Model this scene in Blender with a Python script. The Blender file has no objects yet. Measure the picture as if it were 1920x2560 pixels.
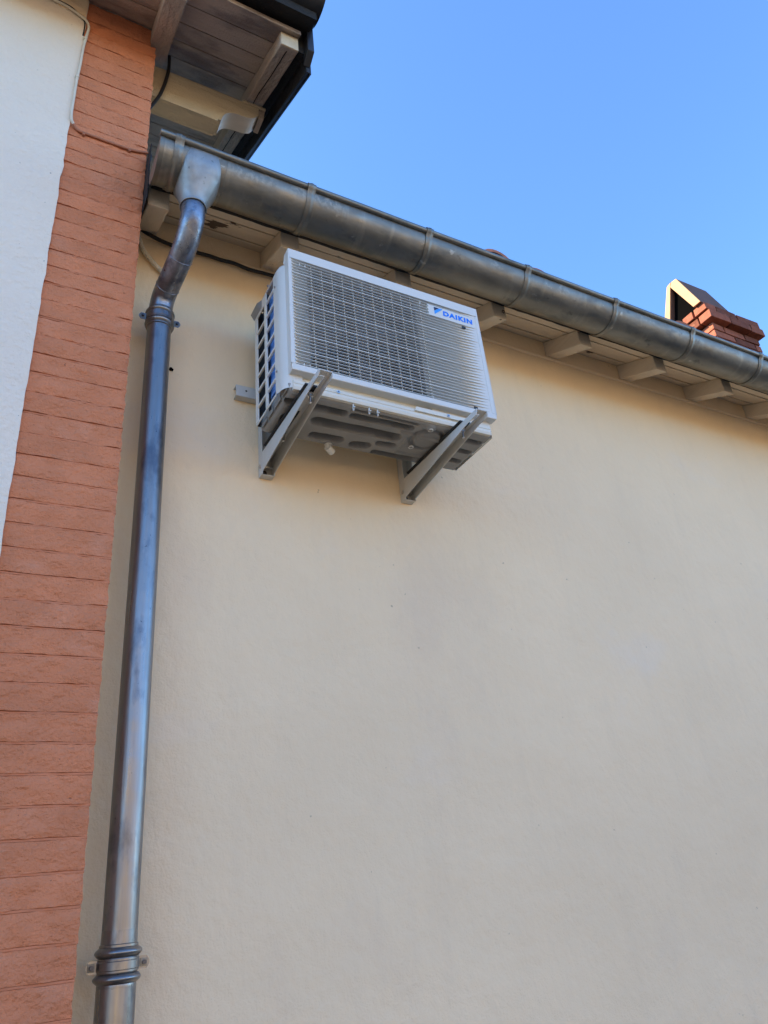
import bpy, bmesh, math, random
from mathutils import Vector, Matrix, noise
random.seed(7)
R = math.radians
SC = bpy.context.scene
C = SC.collection

# ------------------------------------------------------------------ camera
H = 1.55                                  # eye height; builder z values are measured from eye level
cam_d = bpy.data.cameras.new('camera')
cam = bpy.data.objects.new('camera', cam_d); C.objects.link(cam)
_r = Vector((0.88006955, -0.46672079, -0.08746019))
_u = Vector((-0.14527731, -0.44000285, 0.88616703))
_f = Vector((0.45207531, 0.76718264, 0.45503705))
m = Matrix((_r, _u, -_f)).transposed().to_4x4(); m.translation = Vector((0, 0, H))
cam.matrix_world = m
cam_d.sensor_fit = 'HORIZONTAL'; cam_d.sensor_width = 36.0
cam_d.lens = 36.0 * 1852.93 / 1920.0
cam_d.clip_start = 0.02; cam_d.clip_end = 500
SC.camera = cam

# ------------------------------------------------------------------ light
SUN_EL, SUN_AZ = 27.0, -58.0              # azimuth measured from +Y towards +X
world = bpy.data.worlds.new('World'); SC.world = world; world.use_nodes = True
wn = world.node_tree; wn.nodes.clear()
sky = wn.nodes.new('ShaderNodeTexSky'); sky.sky_type = 'NISHITA'; sky.sun_disc = False
sky.sun_elevation = R(SUN_EL); sky.sun_rotation = R(SUN_AZ)
sky.air_density = 1.0; sky.dust_density = 0.1; sky.ozone_density = 7.5; sky.altitude = 100
bg = wn.nodes.new('ShaderNodeBackground'); bg.inputs['Strength'].default_value = 0.15
wo = wn.nodes.new('ShaderNodeOutputWorld')
wn.links.new(sky.outputs[0], bg.inputs[0]); wn.links.new(bg.outputs[0], wo.inputs[0])
sun_d = bpy.data.lights.new('sun', 'SUN'); sun_d.energy = 5.0; sun_d.angle = R(0.53); sun_d.color = (1.0, 0.83, 0.60)
sun = bpy.data.objects.new('sun', sun_d); C.objects.link(sun)
to_sun = Vector((math.sin(R(SUN_AZ)) * math.cos(R(SUN_EL)), math.cos(R(SUN_AZ)) * math.cos(R(SUN_EL)), math.sin(R(SUN_EL))))
sun.rotation_euler = to_sun.to_track_quat('Z', 'Y').to_euler()
sun.location = (-10, 8, 12)
vs = SC.view_settings
vs.view_transform = 'Standard'; vs.look = 'None'; vs.gamma = 1.0; vs.use_curve_mapping = False
vs.exposure = 1.85

# ------------------------------------------------------------------ materials
def mat(name, col, rough=0.6, metal=0.0, spec=0.4, var=0.12, vscale=4.0, stretch=(1, 1, 1), patches=(),
        bumps=(), rvar=0.0, aniso=0.0, coat=0.0, rnd=0.0):
    """Principled material: base colour with noise variation, thresholded stain patches and fine relief.
    patches: (scale, low, high, colour, stretch, detail[, strength]); bumps: (scale, distance, detail, stretch)"""
    M = bpy.data.materials.new(name); M.use_nodes = True
    t = M.node_tree; N = t.nodes; L = t.links; N.clear()
    out = N.new('ShaderNodeOutputMaterial'); p = N.new('ShaderNodeBsdfPrincipled'); L.new(p.outputs[0], out.inputs[0])
    tc = N.new('ShaderNodeTexCoord'); oi = N.new('ShaderNodeObjectInfo')
    off = N.new('ShaderNodeVectorMath'); off.operation = 'SCALE'; off.inputs[0].default_value = (37.0, 19.0, 53.0)
    L.new(oi.outputs['Random'], off.inputs['Scale'])
    add = N.new('ShaderNodeVectorMath'); L.new(tc.outputs['Object'], add.inputs[0]); L.new(off.outputs[0], add.inputs[1])
    def nz(scale, detail=4, st=(1, 1, 1), rg=0.55):
        mp = N.new('ShaderNodeMapping'); mp.inputs['Scale'].default_value = st; L.new(add.outputs[0], mp.inputs[0])
        n = N.new('ShaderNodeTexNoise'); n.inputs['Scale'].default_value = scale; n.inputs['Detail'].default_value = detail
        n.inputs['Roughness'].default_value = rg; L.new(mp.outputs[0], n.inputs['Vector'])
        return n.outputs['Fac']
    def rng(v, a, b, c, d):
        r = N.new('ShaderNodeMapRange'); r.inputs[1].default_value = a; r.inputs[2].default_value = b
        r.inputs[3].default_value = c; r.inputs[4].default_value = d; L.new(v, r.inputs[0]); return r.outputs[0]
    hsv = N.new('ShaderNodeHueSaturation'); hsv.inputs['Color'].default_value = (*col, 1)
    v = rng(nz(vscale, 5, stretch), 0.3, 0.7, 1 - var, 1 + var)
    if rnd:
        mu = N.new('ShaderNodeMath'); mu.operation = 'MULTIPLY'; L.new(v, mu.inputs[0])
        L.new(rng(oi.outputs['Random'], 0, 1, 1 - rnd, 1 + rnd), mu.inputs[1]); v = mu.outputs[0]
    L.new(v, hsv.inputs['Value']); cur = hsv.outputs[0]
    for pa in patches:
        sc, lo, hi, pc, st, det = pa[:6]; k = pa[6] if len(pa) > 6 else 1.0
        mx = N.new('ShaderNodeMix'); mx.data_type = 'RGBA'
        L.new(rng(nz(sc, det, st, 0.6), lo, hi, 0, k), mx.inputs['Factor'])
        L.new(cur, mx.inputs['A']); mx.inputs['B'].default_value = (*pc, 1); cur = mx.outputs['Result']
    L.new(cur, p.inputs['Base Color'])
    p.inputs['Roughness'].default_value = rough
    if rvar: L.new(rng(nz(vscale * 3, 5, stretch), 0.3, 0.7, max(0.03, rough - rvar), min(1, rough + rvar)), p.inputs['Roughness'])
    p.inputs['Metallic'].default_value = metal; p.inputs['Specular IOR Level'].default_value = spec
    if aniso: p.inputs['Anisotropic'].default_value = aniso
    if coat: p.inputs['Coat Weight'].default_value = coat
    prev = None
    for sc, dist, det, st in bumps:
        b = N.new('ShaderNodeBump'); b.inputs['Strength'].default_value = 1.0; b.inputs['Distance'].default_value = dist
        L.new(nz(sc, det, st), b.inputs['Height'])
        if prev: L.new(prev, b.inputs['Normal'])
        prev = b.outputs[0]
    if prev: L.new(prev, p.inputs['Normal'])
    return M

one = (1, 1, 1)
M = {}
M['cream'] = mat('cream_plaster', (0.90, 0.685, 0.435), 0.92, spec=0.2, var=0.045, vscale=1.1,
    patches=((2.3, 0.56, 0.75, (0.77, 0.585, 0.40), (1, 1, 0.5), 6, 0.6), (1.6, 0.6, 0.72, (0.86, 0.70, 0.52), (1, 1, 1.6), 5, 0.5), (3.0, 0.52, 0.74, (0.72, 0.55, 0.37), (4, 1, 0.35), 8, 0.16),
             (34, 0.745, 0.775, (0.40, 0.30, 0.2), one, 2, 0.6), (9, 0.70, 0.78, (0.50, 0.42, 0.31), one, 9, 0.7)),
    bumps=((5, 0.012, 3, one), (55, 0.0026, 8, (1, 1, 0.7)), (200, 0.0012, 4, one)))
M['white'] = mat('white_plaster', (0.84, 0.725, 0.58), 0.92, spec=0.2, var=0.03, vscale=2,
    patches=((60, 0.735, 0.76, (0.16, 0.14, 0.12), one, 2, 0.8), (14, 0.70, 0.78, (0.55, 0.52, 0.47), (1, 1, 2), 9, 0.7)),
    bumps=((8, 0.012, 4, one), (70, 0.005, 9, one)))
M['terra'] = mat('terracotta_paint', (0.66, 0.24, 0.115), 0.9, spec=0.15, var=0.10, vscale=9, rnd=0.035,
    patches=((7, 0.56, 0.75, (0.70, 0.31, 0.18), one, 7, 0.7), (60, 0.70, 0.74, (0.28, 0.10, 0.055), (0.9, 1, 1.1), 4, 0.8), (11, 0.60, 0.8, (0.54, 0.21, 0.105), (0.8, 1, 1.2), 9, 0.6)),
    bumps=((22, 0.015, 9, (0.75, 1, 1.2)), (110, 0.006, 6, one)))
M['terra_mortar'] = mat('painted_mortar', (0.60, 0.22, 0.11), 0.92, spec=0.15, var=0.10, vscale=20, bumps=((120, 0.003, 5, one),))
M['zinc'] = mat('weathered_zinc', (0.215, 0.20, 0.168), 0.46, 0.8, var=0.20, vscale=5, stretch=(1, 2, 2), rvar=0.12,
    patches=((7, 0.54, 0.70, (0.10, 0.105, 0.10), (1, 2, 2), 8, 0.7), (26, 0.66, 0.72, (0.50, 0.49, 0.44), (0.7, 1, 1), 6, 0.5), (90, 0.70, 0.75, (0.09, 0.09, 0.085), one, 4, 0.7), (10, 0.56, 0.70, (0.36, 0.33, 0.265), (2.4, 0.5, 0.5), 9, 0.45), (16, 0.62, 0.70, (0.07, 0.07, 0.065), one, 6, 0.65)),
    bumps=((6, 0.004, 4, one), (120, 0.0004, 4, one)))
M['zinc_oxide'] = mat('white_zinc_oxide', (0.46, 0.44, 0.38), 0.9, 0.0, var=0.2, vscale=60,
    patches=((150, 0.5, 0.58, (0.25, 0.25, 0.23), one, 5, 0.9),))
M['zinc_pipe'] = mat('brushed_zinc', (0.275, 0.265, 0.255), 0.36, 0.92, var=0.13, vscale=14, stretch=(3, 3, 0.16), rvar=0.10, aniso=0.35,
    patches=((12, 0.55, 0.70, (0.12, 0.125, 0.145), (1.4, 1.4, 0.6), 8, 0.8), (75, 0.70, 0.74, (0.07, 0.07, 0.075), one, 3, 0.8)),
    bumps=((220, 0.0003, 3, (1, 1, 0.04)), (7, 0.003, 3, one)))
M['zinc_elbow'] = mat('tarnished_zinc', (0.27, 0.28, 0.31), 0.36, 0.88, var=0.30, vscale=22, rvar=0.12,
    patches=((24, 0.50, 0.66, (0.12, 0.125, 0.15), one, 8, 0.8), (30, 0.62, 0.72, (0.45, 0.44, 0.42), one, 7, 0.45)), bumps=((14, 0.003, 4, one),))
M['zinc_funnel'] = mat('soldered_zinc', (0.33, 0.33, 0.315), 0.5, 0.7, var=0.13, vscale=14, rvar=0.1,
    patches=((40, 0.66, 0.72, (0.13, 0.135, 0.135), one, 3, 0.8), (13, 0.56, 0.72, (0.20, 0.205, 0.205), (1, 1, 0.5), 8, 0.6)), bumps=((16, 0.003, 3, one),))
M['plastic'] = mat('pale_casing_paint', (0.71, 0.68, 0.61), 0.42, spec=0.5, var=0.02, vscale=6, bumps=((300, 0.0001, 2, one),))
M['plastic_warm'] = mat('ivory_casing_paint', (0.75, 0.70, 0.58), 0.45, spec=0.5, var=0.03, vscale=6)
M['pan'] = mat('grey_coated_steel', (0.29, 0.28, 0.26), 0.55, 0.15, spec=0.4, var=0.08, vscale=12, patches=((9, 0.58, 0.8, (0.24, 0.225, 0.20), one, 6, 0.6),))
M['bracket'] = mat('powder_coated_steel', (0.59, 0.57, 0.52), 0.45, spec=0.5, var=0.05, vscale=16, patches=((30, 0.66, 0.74, (0.45, 0.45, 0.42), (1, 0.3, 1), 6, 0.6),))
M['rubber'] = mat('black_rubber', (0.018, 0.018, 0.018), 0.7)
M['steel'] = mat('plated_steel', (0.55, 0.55, 0.55), 0.3, 1.0)
M['dark_steel'] = mat('dark_screw_steel', (0.10, 0.10, 0.11), 0.4, 0.9)
M['fin'] = mat('blue_heat_exchanger_fins', (0.17, 0.38, 0.80), 0.4, 0.3, var=0.12, vscale=20, stretch=(1, 1, 6))
M['cavity'] = mat('dark_casing_interior', (0.045, 0.05, 0.055), 0.7)  # near-black paints shade into the casing's inside; badge-side clips share it
M['fan'] = mat('grey_fan_plastic', (0.05, 0.05, 0.05), 0.6)
M['blue_ink'] = mat('bright_blue_print', (0.005, 0.19, 0.80), 0.45, var=0)
M['light_blue_ink'] = mat('light_blue_print', (0.05, 0.33, 0.83), 0.45, var=0)
M['navy_ink'] = mat('navy_print', (0.012, 0.02, 0.07), 0.45, var=0)
M['cream_wood'] = mat('cream_painted_wood', (0.68, 0.56, 0.41), 0.75, spec=0.3, var=0.07, vscale=5, stretch=(0.5, 2, 2), rnd=0.03,
    patches=((6.5, 0.645, 0.66, (0.085, 0.055, 0.035), (0.6, 1.8, 1.8), 6, 0.95), (4, 0.58, 0.78, (0.47, 0.40, 0.29), (0.6, 1.5, 1.5), 7, 0.7)),
    bumps=((40, 0.0025, 5, (0.12, 1, 1)), (120, 0.0008, 4, (0.3, 1, 1))))
M['cream_rafter'] = mat('cream_painted_rafter', (0.66, 0.55, 0.41), 0.75, spec=0.3, var=0.08, vscale=6, stretch=(2, 0.5, 2), rnd=0.06,
    patches=((9, 0.66, 0.675, (0.075, 0.045, 0.03), (1.4, 0.6, 1.4), 6, 0.95), (6, 0.56, 0.78, (0.45, 0.39, 0.29), (2, 0.4, 2), 7, 0.7)),
    bumps=((60, 0.003, 6, (1, 0.08, 1)),))
M['soffit_wood'] = mat('greyed_painted_boards', (0.52, 0.41, 0.325), 0.85, spec=0.2, var=0.10, vscale=6, stretch=(0.5, 2, 2), rnd=0.07,
    patches=((4.5, 0.50, 0.64, (0.21, 0.165, 0.145), (0.7, 1.6, 1.6), 9, 0.85), (5, 0.60, 0.72, (0.62, 0.50, 0.37), (0.5, 1.5, 1.5), 6, 0.6)),
    bumps=((40, 0.012, 8, (0.2, 1, 1)), (130, 0.003, 4, one)))
M['soffit_rafter'] = mat('greyed_painted_rafter', (0.52, 0.42, 0.33), 0.85, spec=0.2, var=0.10, vscale=8, stretch=(2, 0.5, 2), rnd=0.05,
    patches=((14, 0.66, 0.76, (0.16, 0.12, 0.10), (1.5, 0.5, 1.5), 8, 0.8),), bumps=((40, 0.014, 8, (1, 0.3, 1)), (120, 0.004, 4, one)))
M['end_grain'] = mat('pale_end_grain', (0.62, 0.50, 0.34), 0.9, var=0.1, vscale=30,
    patches=((60, 0.62, 0.68, (0.10, 0.06, 0.035), (1, 1, 0.25), 3, 0.9),), bumps=((90, 0.003, 4, one),))
M['purlin'] = mat('cream_painted_beam', (0.66, 0.54, 0.36), 0.85, spec=0.2, var=0.07, vscale=6, stretch=(0.5, 2, 2),
    patches=((14, 0.66, 0.76, (0.40, 0.31, 0.20), (0.4, 1.5, 2), 8, 0.7),), bumps=((30, 0.016, 8, (0.25, 1, 1)), (120, 0.004, 5, one)))
M['scroll'] = mat('pale_planed_wood', (0.74, 0.66, 0.54), 0.7, var=0.06, vscale=18, stretch=(0.4, 2, 0.4))
M['black_metal'] = mat('black_lacquered_metal', (0.030, 0.029, 0.030), 0.38, 0.25, spec=0.5, var=0.3, vscale=8, rvar=0.1, patches=((60, 0.74, 0.77, (0.4, 0.4, 0.4), one, 2, 0.6),))
M['bitumen'] = mat('black_bitumen_strip', (0.02, 0.018, 0.016), 0.9, bumps=((60, 0.004, 6, one),))
M['brick'] = mat('red_brick', (0.21, 0.072, 0.043), 0.9, spec=0.15, var=0.2, vscale=14, rnd=0.38,
    patches=((18, 0.56, 0.72, (0.11, 0.05, 0.04), one, 7, 0.8), (12, 0.60, 0.76, (0.50, 0.27, 0.16), one, 6, 0.7)), bumps=((60, 0.006, 7, one),))
M['mortar'] = mat('grey_mortar', (0.06, 0.05, 0.045), 0.95, var=0.2, vscale=30, bumps=((90, 0.006, 5, one),))
M['clay'] = mat('weathered_terracotta_slab', (0.13, 0.075, 0.058), 0.85, spec=0.2, var=0.10, vscale=8, patches=((10, 0.6, 0.75, (0.08, 0.05, 0.045), one, 7, 0.6),), bumps=((90, 0.002, 5, one),))  # weathered slab, darkened further to paint the unlit slope
M['clay_edge'] = mat('terracotta_slab_edge', (0.42, 0.25, 0.14), 0.85, spec=0.2, var=0.08, vscale=10)  # lighter copy of the slab colour, painting sunlight on the end rims
M['tile'] = mat('terracotta_roof_tile', (0.40, 0.15, 0.085), 0.9, spec=0.15, var=0.2, vscale=12, rnd=0.2, patches=((14, 0.6, 0.72, (0.16, 0.11, 0.08), one, 7, 0.7),), bumps=((70, 0.004, 6, one),))
M['soot'] = mat('soot_black', (0.003, 0.003, 0.003), 1.0, spec=0.0)  # black painted in for the dark of the cap opening, wall hole and split
M['cable'] = mat('black_cable_sheath', (0.014, 0.014, 0.015), 0.5)
M['cable_cream'] = mat('cream_painted_cable', (0.68, 0.61, 0.48), 0.7, var=0.06, vscale=20)
M['cable_terra'] = mat('terracotta_painted_cable', (0.40, 0.155, 0.085), 0.8, var=0.1, vscale=20)
M['conduit'] = mat('ivory_corrugated_conduit', (0.66, 0.60, 0.49), 0.6, var=0.05, vscale=20)
M['nozzle'] = mat('white_drain_plastic', (0.80, 0.79, 0.74), 0.4)
M['ground'] = mat('grey_gravel_paving', (0.085, 0.078, 0.066), 0.9, var=0.12, vscale=0.8, patches=((3, 0.55, 0.75, (0.09, 0.085, 0.075), one, 8, 0.7),), bumps=((40, 0.004, 6, one),))
M['facade'] = mat('ochre_facade', (0.56, 0.445, 0.30), 0.9, var=0.05, vscale=0.7, bumps=((30, 0.004, 5, one),))
M['shutter'] = mat('brown_shutter', (0.12, 0.08, 0.05), 0.7)

def oxide(name):
    """pale flaking oxide on the upper part of the trough (object z, metres)"""
    t = M[name].node_tree; N = t.nodes; L = t.links
    p = next(n for n in N if n.type == 'BSDF_PRINCIPLED'); src = p.inputs['Base Color'].links[0].from_socket
    tc = N.new('ShaderNodeTexCoord'); sx = N.new('ShaderNodeSeparateXYZ'); L.new(tc.outputs['Object'], sx.inputs[0])
    a = N.new('ShaderNodeMapRange'); a.inputs[1].default_value = 0.030; a.inputs[2].default_value = 0.062; L.new(sx.outputs['Z'], a.inputs[0])
    def nz(scale, lo, hi, st, det):
        mp = N.new('ShaderNodeMapping'); mp.inputs['Scale'].default_value = st; L.new(tc.outputs['Object'], mp.inputs[0])
        n = N.new('ShaderNodeTexNoise'); n.inputs['Scale'].default_value = scale; n.inputs['Detail'].default_value = det; L.new(mp.outputs[0], n.inputs[0])
        r = N.new('ShaderNodeMapRange'); r.inputs[1].default_value = lo; r.inputs[2].default_value = hi; L.new(n.outputs['Fac'], r.inputs[0]); return r.outputs[0]
    def mul(x, y):
        m_ = N.new('ShaderNodeMath'); m_.operation = 'MULTIPLY'; L.new(x, m_.inputs[0]); L.new(y, m_.inputs[1]); return m_.outputs[0]
    f = mul(mul(a.outputs[0], nz(5.5, 0.56, 0.66, (1, 1.6, 1.6), 3)), nz(70, 0.44, 0.60, (1, 1, 1), 6))
    mx = N.new('ShaderNodeMix'); mx.data_type = 'RGBA'; L.new(f, mx.inputs['Factor']); L.new(src, mx.inputs['A']); mx.inputs['B'].default_value = (0.38, 0.36, 0.30, 1)
    L.new(mx.outputs['Result'], p.inputs['Base Color'])
    iv = N.new('ShaderNodeMapRange'); iv.inputs[3].default_value = p.inputs['Metallic'].default_value; iv.inputs[4].default_value = 0.05; L.new(f, iv.inputs[0]); L.new(iv.outputs[0], p.inputs['Metallic'])
M['zinc_trough'] = M['zinc'].copy(); M['zinc_trough'].name = 'flaking_zinc'; oxide('zinc_trough')

# ------------------------------------------------------------------ mesh helpers
class MB:
    """collects vertices and faces; z is measured from eye level"""
    def __init__(s): s.v = []; s.f = []
    def face_grid(s, rows, close_u=False, close_v=False, flip=False):
        n = len(rows); k = len(rows[0]); b = len(s.v)
        for r in rows: s.v.extend([tuple(p) for p in r])
        for i in range(n if close_v else n - 1):
            for j in range(k if close_u else k - 1):
                a = b + i * k + j; a2 = b + i * k + (j + 1) % k
                c = b + ((i + 1) % n) * k + j; c2 = b + ((i + 1) % n) * k + (j + 1) % k
                s.f.append((a, c, c2, a2) if flip else (a, a2, c2, c))
        return b
    def poly(s, pts):
        b = len(s.v); s.v.extend([tuple(p) for p in pts]); s.f.append(tuple(range(b, b + len(pts))))
    def hexa(s, p):
        """eight corners: bottom ring 0-3, top ring 4-7"""
        b = len(s.v); s.v.extend([tuple(q) for q in p])
        for q in ((3, 2, 1, 0), (4, 5, 6, 7), (0, 1, 5, 4), (1, 2, 6, 5), (2, 3, 7, 6), (3, 0, 4, 7)):
            s.f.append(tuple(b + i for i in q))
    def box(s, x0, x1, y0, y1, z0, z1):
        s.hexa([(x0, y0, z0), (x1, y0, z0), (x1, y1, z0), (x0, y1, z0), (x0, y0, z1), (x1, y0, z1), (x1, y1, z1), (x0, y1, z1)])
    def prism(s, prof, x0, x1, n=1, wob=0.0, slope=0.0):
        """(y, z) outline swept along X; wob adds hand-made unevenness, slope a fall along X"""
        rows = []
        for i in range(n + 1):
            x = x0 + (x1 - x0) * i / n; r = []
            for (y, z) in prof:
                w = noise.noise_vector(Vector((x * 3 + y * 9, y * 7, z * 7))) * wob
                r.append((x, y + w.y, z + w.z + slope * (x - x0)))
            rows.append(r)
        b = s.face_grid(rows, close_u=True)
        k = len(prof)
        s.f.append(tuple(b + j for j in reversed(range(k))))
        s.f.append(tuple(b + n * k + j for j in range(k)))
    def tube(s, path, rad, n=12, caps=True):
        pts = [Vector(p) for p in path]; rows = []
        rad = rad if isinstance(rad, (list, tuple)) else [rad] * len(pts)
        t0 = (pts[1] - pts[0]).normalized()
        u = t0.orthogonal().normalized(); 
        for i, p in enumerate(pts):
            t = (pts[min(i + 1, len(pts) - 1)] - pts[max(i - 1, 0)]).normalized()
            u = (u - t * u.dot(t)).normalized(); w = t.cross(u)
            rows.append([p + (u * math.cos(2 * math.pi * j / n) + w * math.sin(2 * math.pi * j / n)) * rad[i] for j in range(n)])
        b = s.face_grid(rows, close_u=True)
        if caps:
            s.f.append(tuple(b + j for j in reversed(range(n)))); e = b + (len(rows) - 1) * n
            s.f.append(tuple(e + j for j in range(n)))
    def lathe(s, prof, cx, cy, n=32, caps=False):
        """(radius, z) profile about a vertical axis"""
        rows = [[(cx + r * math.cos(2 * math.pi * j / n), cy + r * math.sin(2 * math.pi * j / n), z) for j in range(n)] for r, z in prof]
        b = s.face_grid(rows, close_u=True)
        if caps:
            s.f.append(tuple(b + j for j in range(n))); e = b + (len(rows) - 1) * n
            s.f.append(tuple(e + j for j in reversed(range(n))))
    def mesh(s, name, org=(0, 0, 0), lift=H, smooth=None):
        me = bpy.data.meshes.new(name)
        me.from_pydata([(x - org[0], y - org[1], z + lift - org[2]) for x, y, z in s.v], [], s.f)
        bm = bmesh.new(); bm.from_mesh(me); bmesh.ops.recalc_face_normals(bm, faces=bm.faces); bm.to_mesh(me); bm.free()
        if smooth is not None:
            me.polygons.foreach_set('use_smooth', [True] * len(me.polygons)); me.set_sharp_from_angle(angle=R(smooth))
        me.update(); return me

ORG = {}
def obj(name, me, material, parent=None, loc=None, bevel=0.0, seg=2):
    o = bpy.data.objects.new(name, me); C.objects.link(o)
    if material and not me.materials: me.materials.append(M[material])
    if parent is not None: o.parent = parent
    if loc is not None: o.location = loc
    if bevel:
        b = o.modifiers.new('bevel', 'BEVEL'); b.width = bevel; b.segments = seg; b.limit_method = 'ANGLE'; b.angle_limit = R(35)
        b.harden_normals = False
    return o
def put(name, mb, material, parent=None, smooth=None, bevel=0.0, seg=2):
    """link a builder's mesh under its thing (world-placed vertices)"""
    org = ORG.get(parent.name, (0, 0, 0)) if parent is not None else (0, 0, 0)
    o = obj(name, mb.mesh(name, org, H, smooth), material, parent, None, bevel, seg)
    ORG[o.name] = org
    return o
def tag(o, label, cat, group=None):
    o['label'] = label; o['category'] = cat
    if group: o['group'] = group
    return o
def thing(name, label, cat, loc, group=None):
    o = bpy.data.objects.new(name, None); C.objects.link(o); o.empty_display_size = 0.1
    o.location = loc; ORG[o.name] = tuple(loc)
    return tag(o, label, cat, group)
def structure(o): o['kind'] = 'structure'; return o
def catmull(pts, n=8):
    P = [Vector(p) for p in pts]; P = [P[0] * 2 - P[1]] + P + [P[-1] * 2 - P[-2]]; out = []
    for i in range(1, len(P) - 2):
        for k in range(n):
            t = k / n; a, b, c, d = P[i - 1:i + 3]
            out.append(0.5 * ((2 * b) + (c - a) * t + (2 * a - 5 * b + 4 * c - d) * t * t + (3 * b - a - 3 * c + d) * t ** 3))
    out.append(P[-2]); return out
def nv(x, y, z, s): return noise.noise(Vector((x * s, y * s, z * s)))
def sheet(x0, x1, z0, z1, y, thick, nx, nz, amp, sc, edge=0.0):
    """plastered wall sheet facing -Y with an uneven face and, if asked, ragged side edges"""
    mb = MB(); rows = []
    for i in range(nz + 1):
        z = z0 + (z1 - z0) * i / nz; r = []
        for j in range(nx + 1):
            x = x0 + (x1 - x0) * j / nx
            e = edge * (nv(3, z, 1, 14) + 0.5 * nv(7, z, 2, 40)) if j == nx else 0.0
            r.append((x + e, y + amp * (nv(x, 0, z, sc) + 0.4 * nv(x, 3, z, sc * 3.1)), z))
        rows.append(r)
    mb.face_grid(rows)
    k = nx + 1
    for ring in ([p for p in rows[0]], [p for p in rows[-1]], [r[0] for r in rows], [r[-1] for r in rows]):
        mb.face_grid([ring, [(p[0], y + thick, p[2]) for p in ring]])
    mb.poly([(x0, y + thick, z0), (x1, y + thick, z0), (x1, y + thick, z1), (x0, y + thick, z1)])
    return mb

# ------------------------------------------------------------------ setting
g = MB(); g.poly([(-400, -400, -H), (400, -400, -H), (400, 400, -H), (-400, 400, -H)])
structure(put('ground', g, 'ground'))
nb = MB(); nb.box(-9, 24, -17, -11.0, -H, 3.0)
nbo = structure(put('facing_building', nb, 'facade'))
for k in range(7):
    w = MB(); x = -7 + k * 4.2; w.box(x, x + 1.1, -11.02, -10.96, 0.2, 2.3); put('shutter', w, 'shutter', nbo)

# ------------------------------------------------------------------ cream house (low wall, eaves, roof)
house = thing('cream_house', 'low cream plastered house with painted eaves along its top', 'house', (2.5, 1.9, 0))
DZ = lambda d: 2.137 + 0.443 * (d - 1.9)             # underside of the eaves boards
put('wall', sheet(0.245, 7.0, -H, 2.10, 1.9, 0.3, 150, 90, 0.0035, 1.7), 'cream', house, smooth=50)
for hx, hz, hr in ((.397, 1.513, .0052),):   # old fixing holes and chips
    ah = MB(); ah.tube([(hx, 1.8942, hz), (hx, 1.905, hz)], hr, 9); ah.tube([(hx + hr, 1.8945, hz - hr * .3), (hx + hr, 1.905, hz - hr * .3)], hr * .6, 7); put('fixing_hole', ah, 'soot', house)
mold = MB(); 
rows = []
for i in range(181):
    x = 0.245 + (6.6 - 0.245) * i / 180; w = nv(x, 1, 0, 9) * 0.0022 + nv(x, 5, 0, 31) * 0.0013
    rows.append([(x, 1.901, 2.040), (x, 1.889 + w, 2.041 + w), (x, 1.8865 + w, 2.047 + w * .6), (x, 1.889 + w, 2.0535), (x, 1.901, 2.0545)])
mold.face_grid(rows); put('moulding', mold, 'cream', house, smooth=40)
RX = [0.256, 0.6954, 1.144, 1.5808, 2.0284, 2.476, 2.928, 3.384, 3.83, 4.28, 4.73, 5.18, 5.63]
RW = 0.066
def rafter_mesh(name, y0, y1, w, bot, h, n=10, amp=0.0014, seed=0, cham=0.0):
    """rafter running in Y with its top following the boards; vertical end cut"""
    mb = MB(); rows = []
    for i in range(n + 1):
        y = y0 + (y1 - y0) * i / n
        q = lambda a, b: amp * noise.noise(Vector((a * 5 + seed, y * 11, b * 3)))
        rows.append([(q(1, 0), y, bot(y) + q(2, 1)), (w + q(3, 1), y, bot(y) + q(4, 2)), (w + q(5, 1), y, bot(y) + h), (q(6, 3), y, bot(y) + h)])
    b = mb.face_grid(rows, close_u=True)
    mb.f.append((b + 3, b + 2, b + 1, b)); e = b + n * 4; mb.f.append((e, e + 1, e + 2, e + 3))
    return mb
raf = [rafter_mesh('rafter', 1.69, 2.0, RW, lambda y: DZ(y) - 0.0785, 0.0775, seed=s * 7).mesh('rafter', (0, 1.9, 0)) for s in range(3)]
for i, x in enumerate(RX):
    obj('rafter', raf[i % 3], 'cream_rafter', house, (x - 2.5, 0, 0), bevel=0.0035)
PB = [(1.622, 1.7410), (1.7480, 1.8370), (1.8440, 1.93)]
for a, b in PB:
    p = MB(); p.prism([(a, DZ(a)), (b, DZ(b)), (b, DZ(b) + 0.018), (a, DZ(a) + 0.018)], 0.258, 6.4, 60, 0.0012)
    put('soffit_board', p, 'cream_wood', house, bevel=0.002)
for i in range(len(RX) - 1):
    f = MB(); xa, xb = RX[i] + RW + 0.001, RX[i + 1] - 0.001; rows = []
    for k in range(13):
        x = xa + (xb - xa) * k / 12; w = nv(x, 2, 0, 8) * 0.002
        rows.append([(x, 1.893 + w, 2.0555), (x, 1.891 + w, 2.085), (x, 1.892 + w, DZ(1.892) + 0.004), (x, 1.905, DZ(1.9)), (x, 1.905, 2.0555)])
    f.face_grid(rows, close_u=True); put('frieze_board', f, 'cream', house, smooth=40)
es = MB(); rows = []
for i in range(241):
    x = 0.262 + 6.1 * i / 240; w = nv(x, 4, 0, 23) * .0035 + nv(x, 8, 0, 60) * .002
    rows.append([(x, 1.6885, 2.0355 + w), (x, 1.6875, 2.0445), (x, 1.655, 2.040), (x, 1.655, 2.0255 + w)])
es.face_grid(rows, close_u=True)
put('eaves_strip', es, 'bitumen', house)
rd = MB(); rd.prism([(1.60, DZ(1.6) + 0.022), (4.6, DZ(4.6) + 0.022), (4.6, DZ(4.6) + 0.05), (1.60, DZ(1.6) + 0.05)], 0.26, 6.8)
put('roof_deck', rd, 'bitumen', house)
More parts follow.
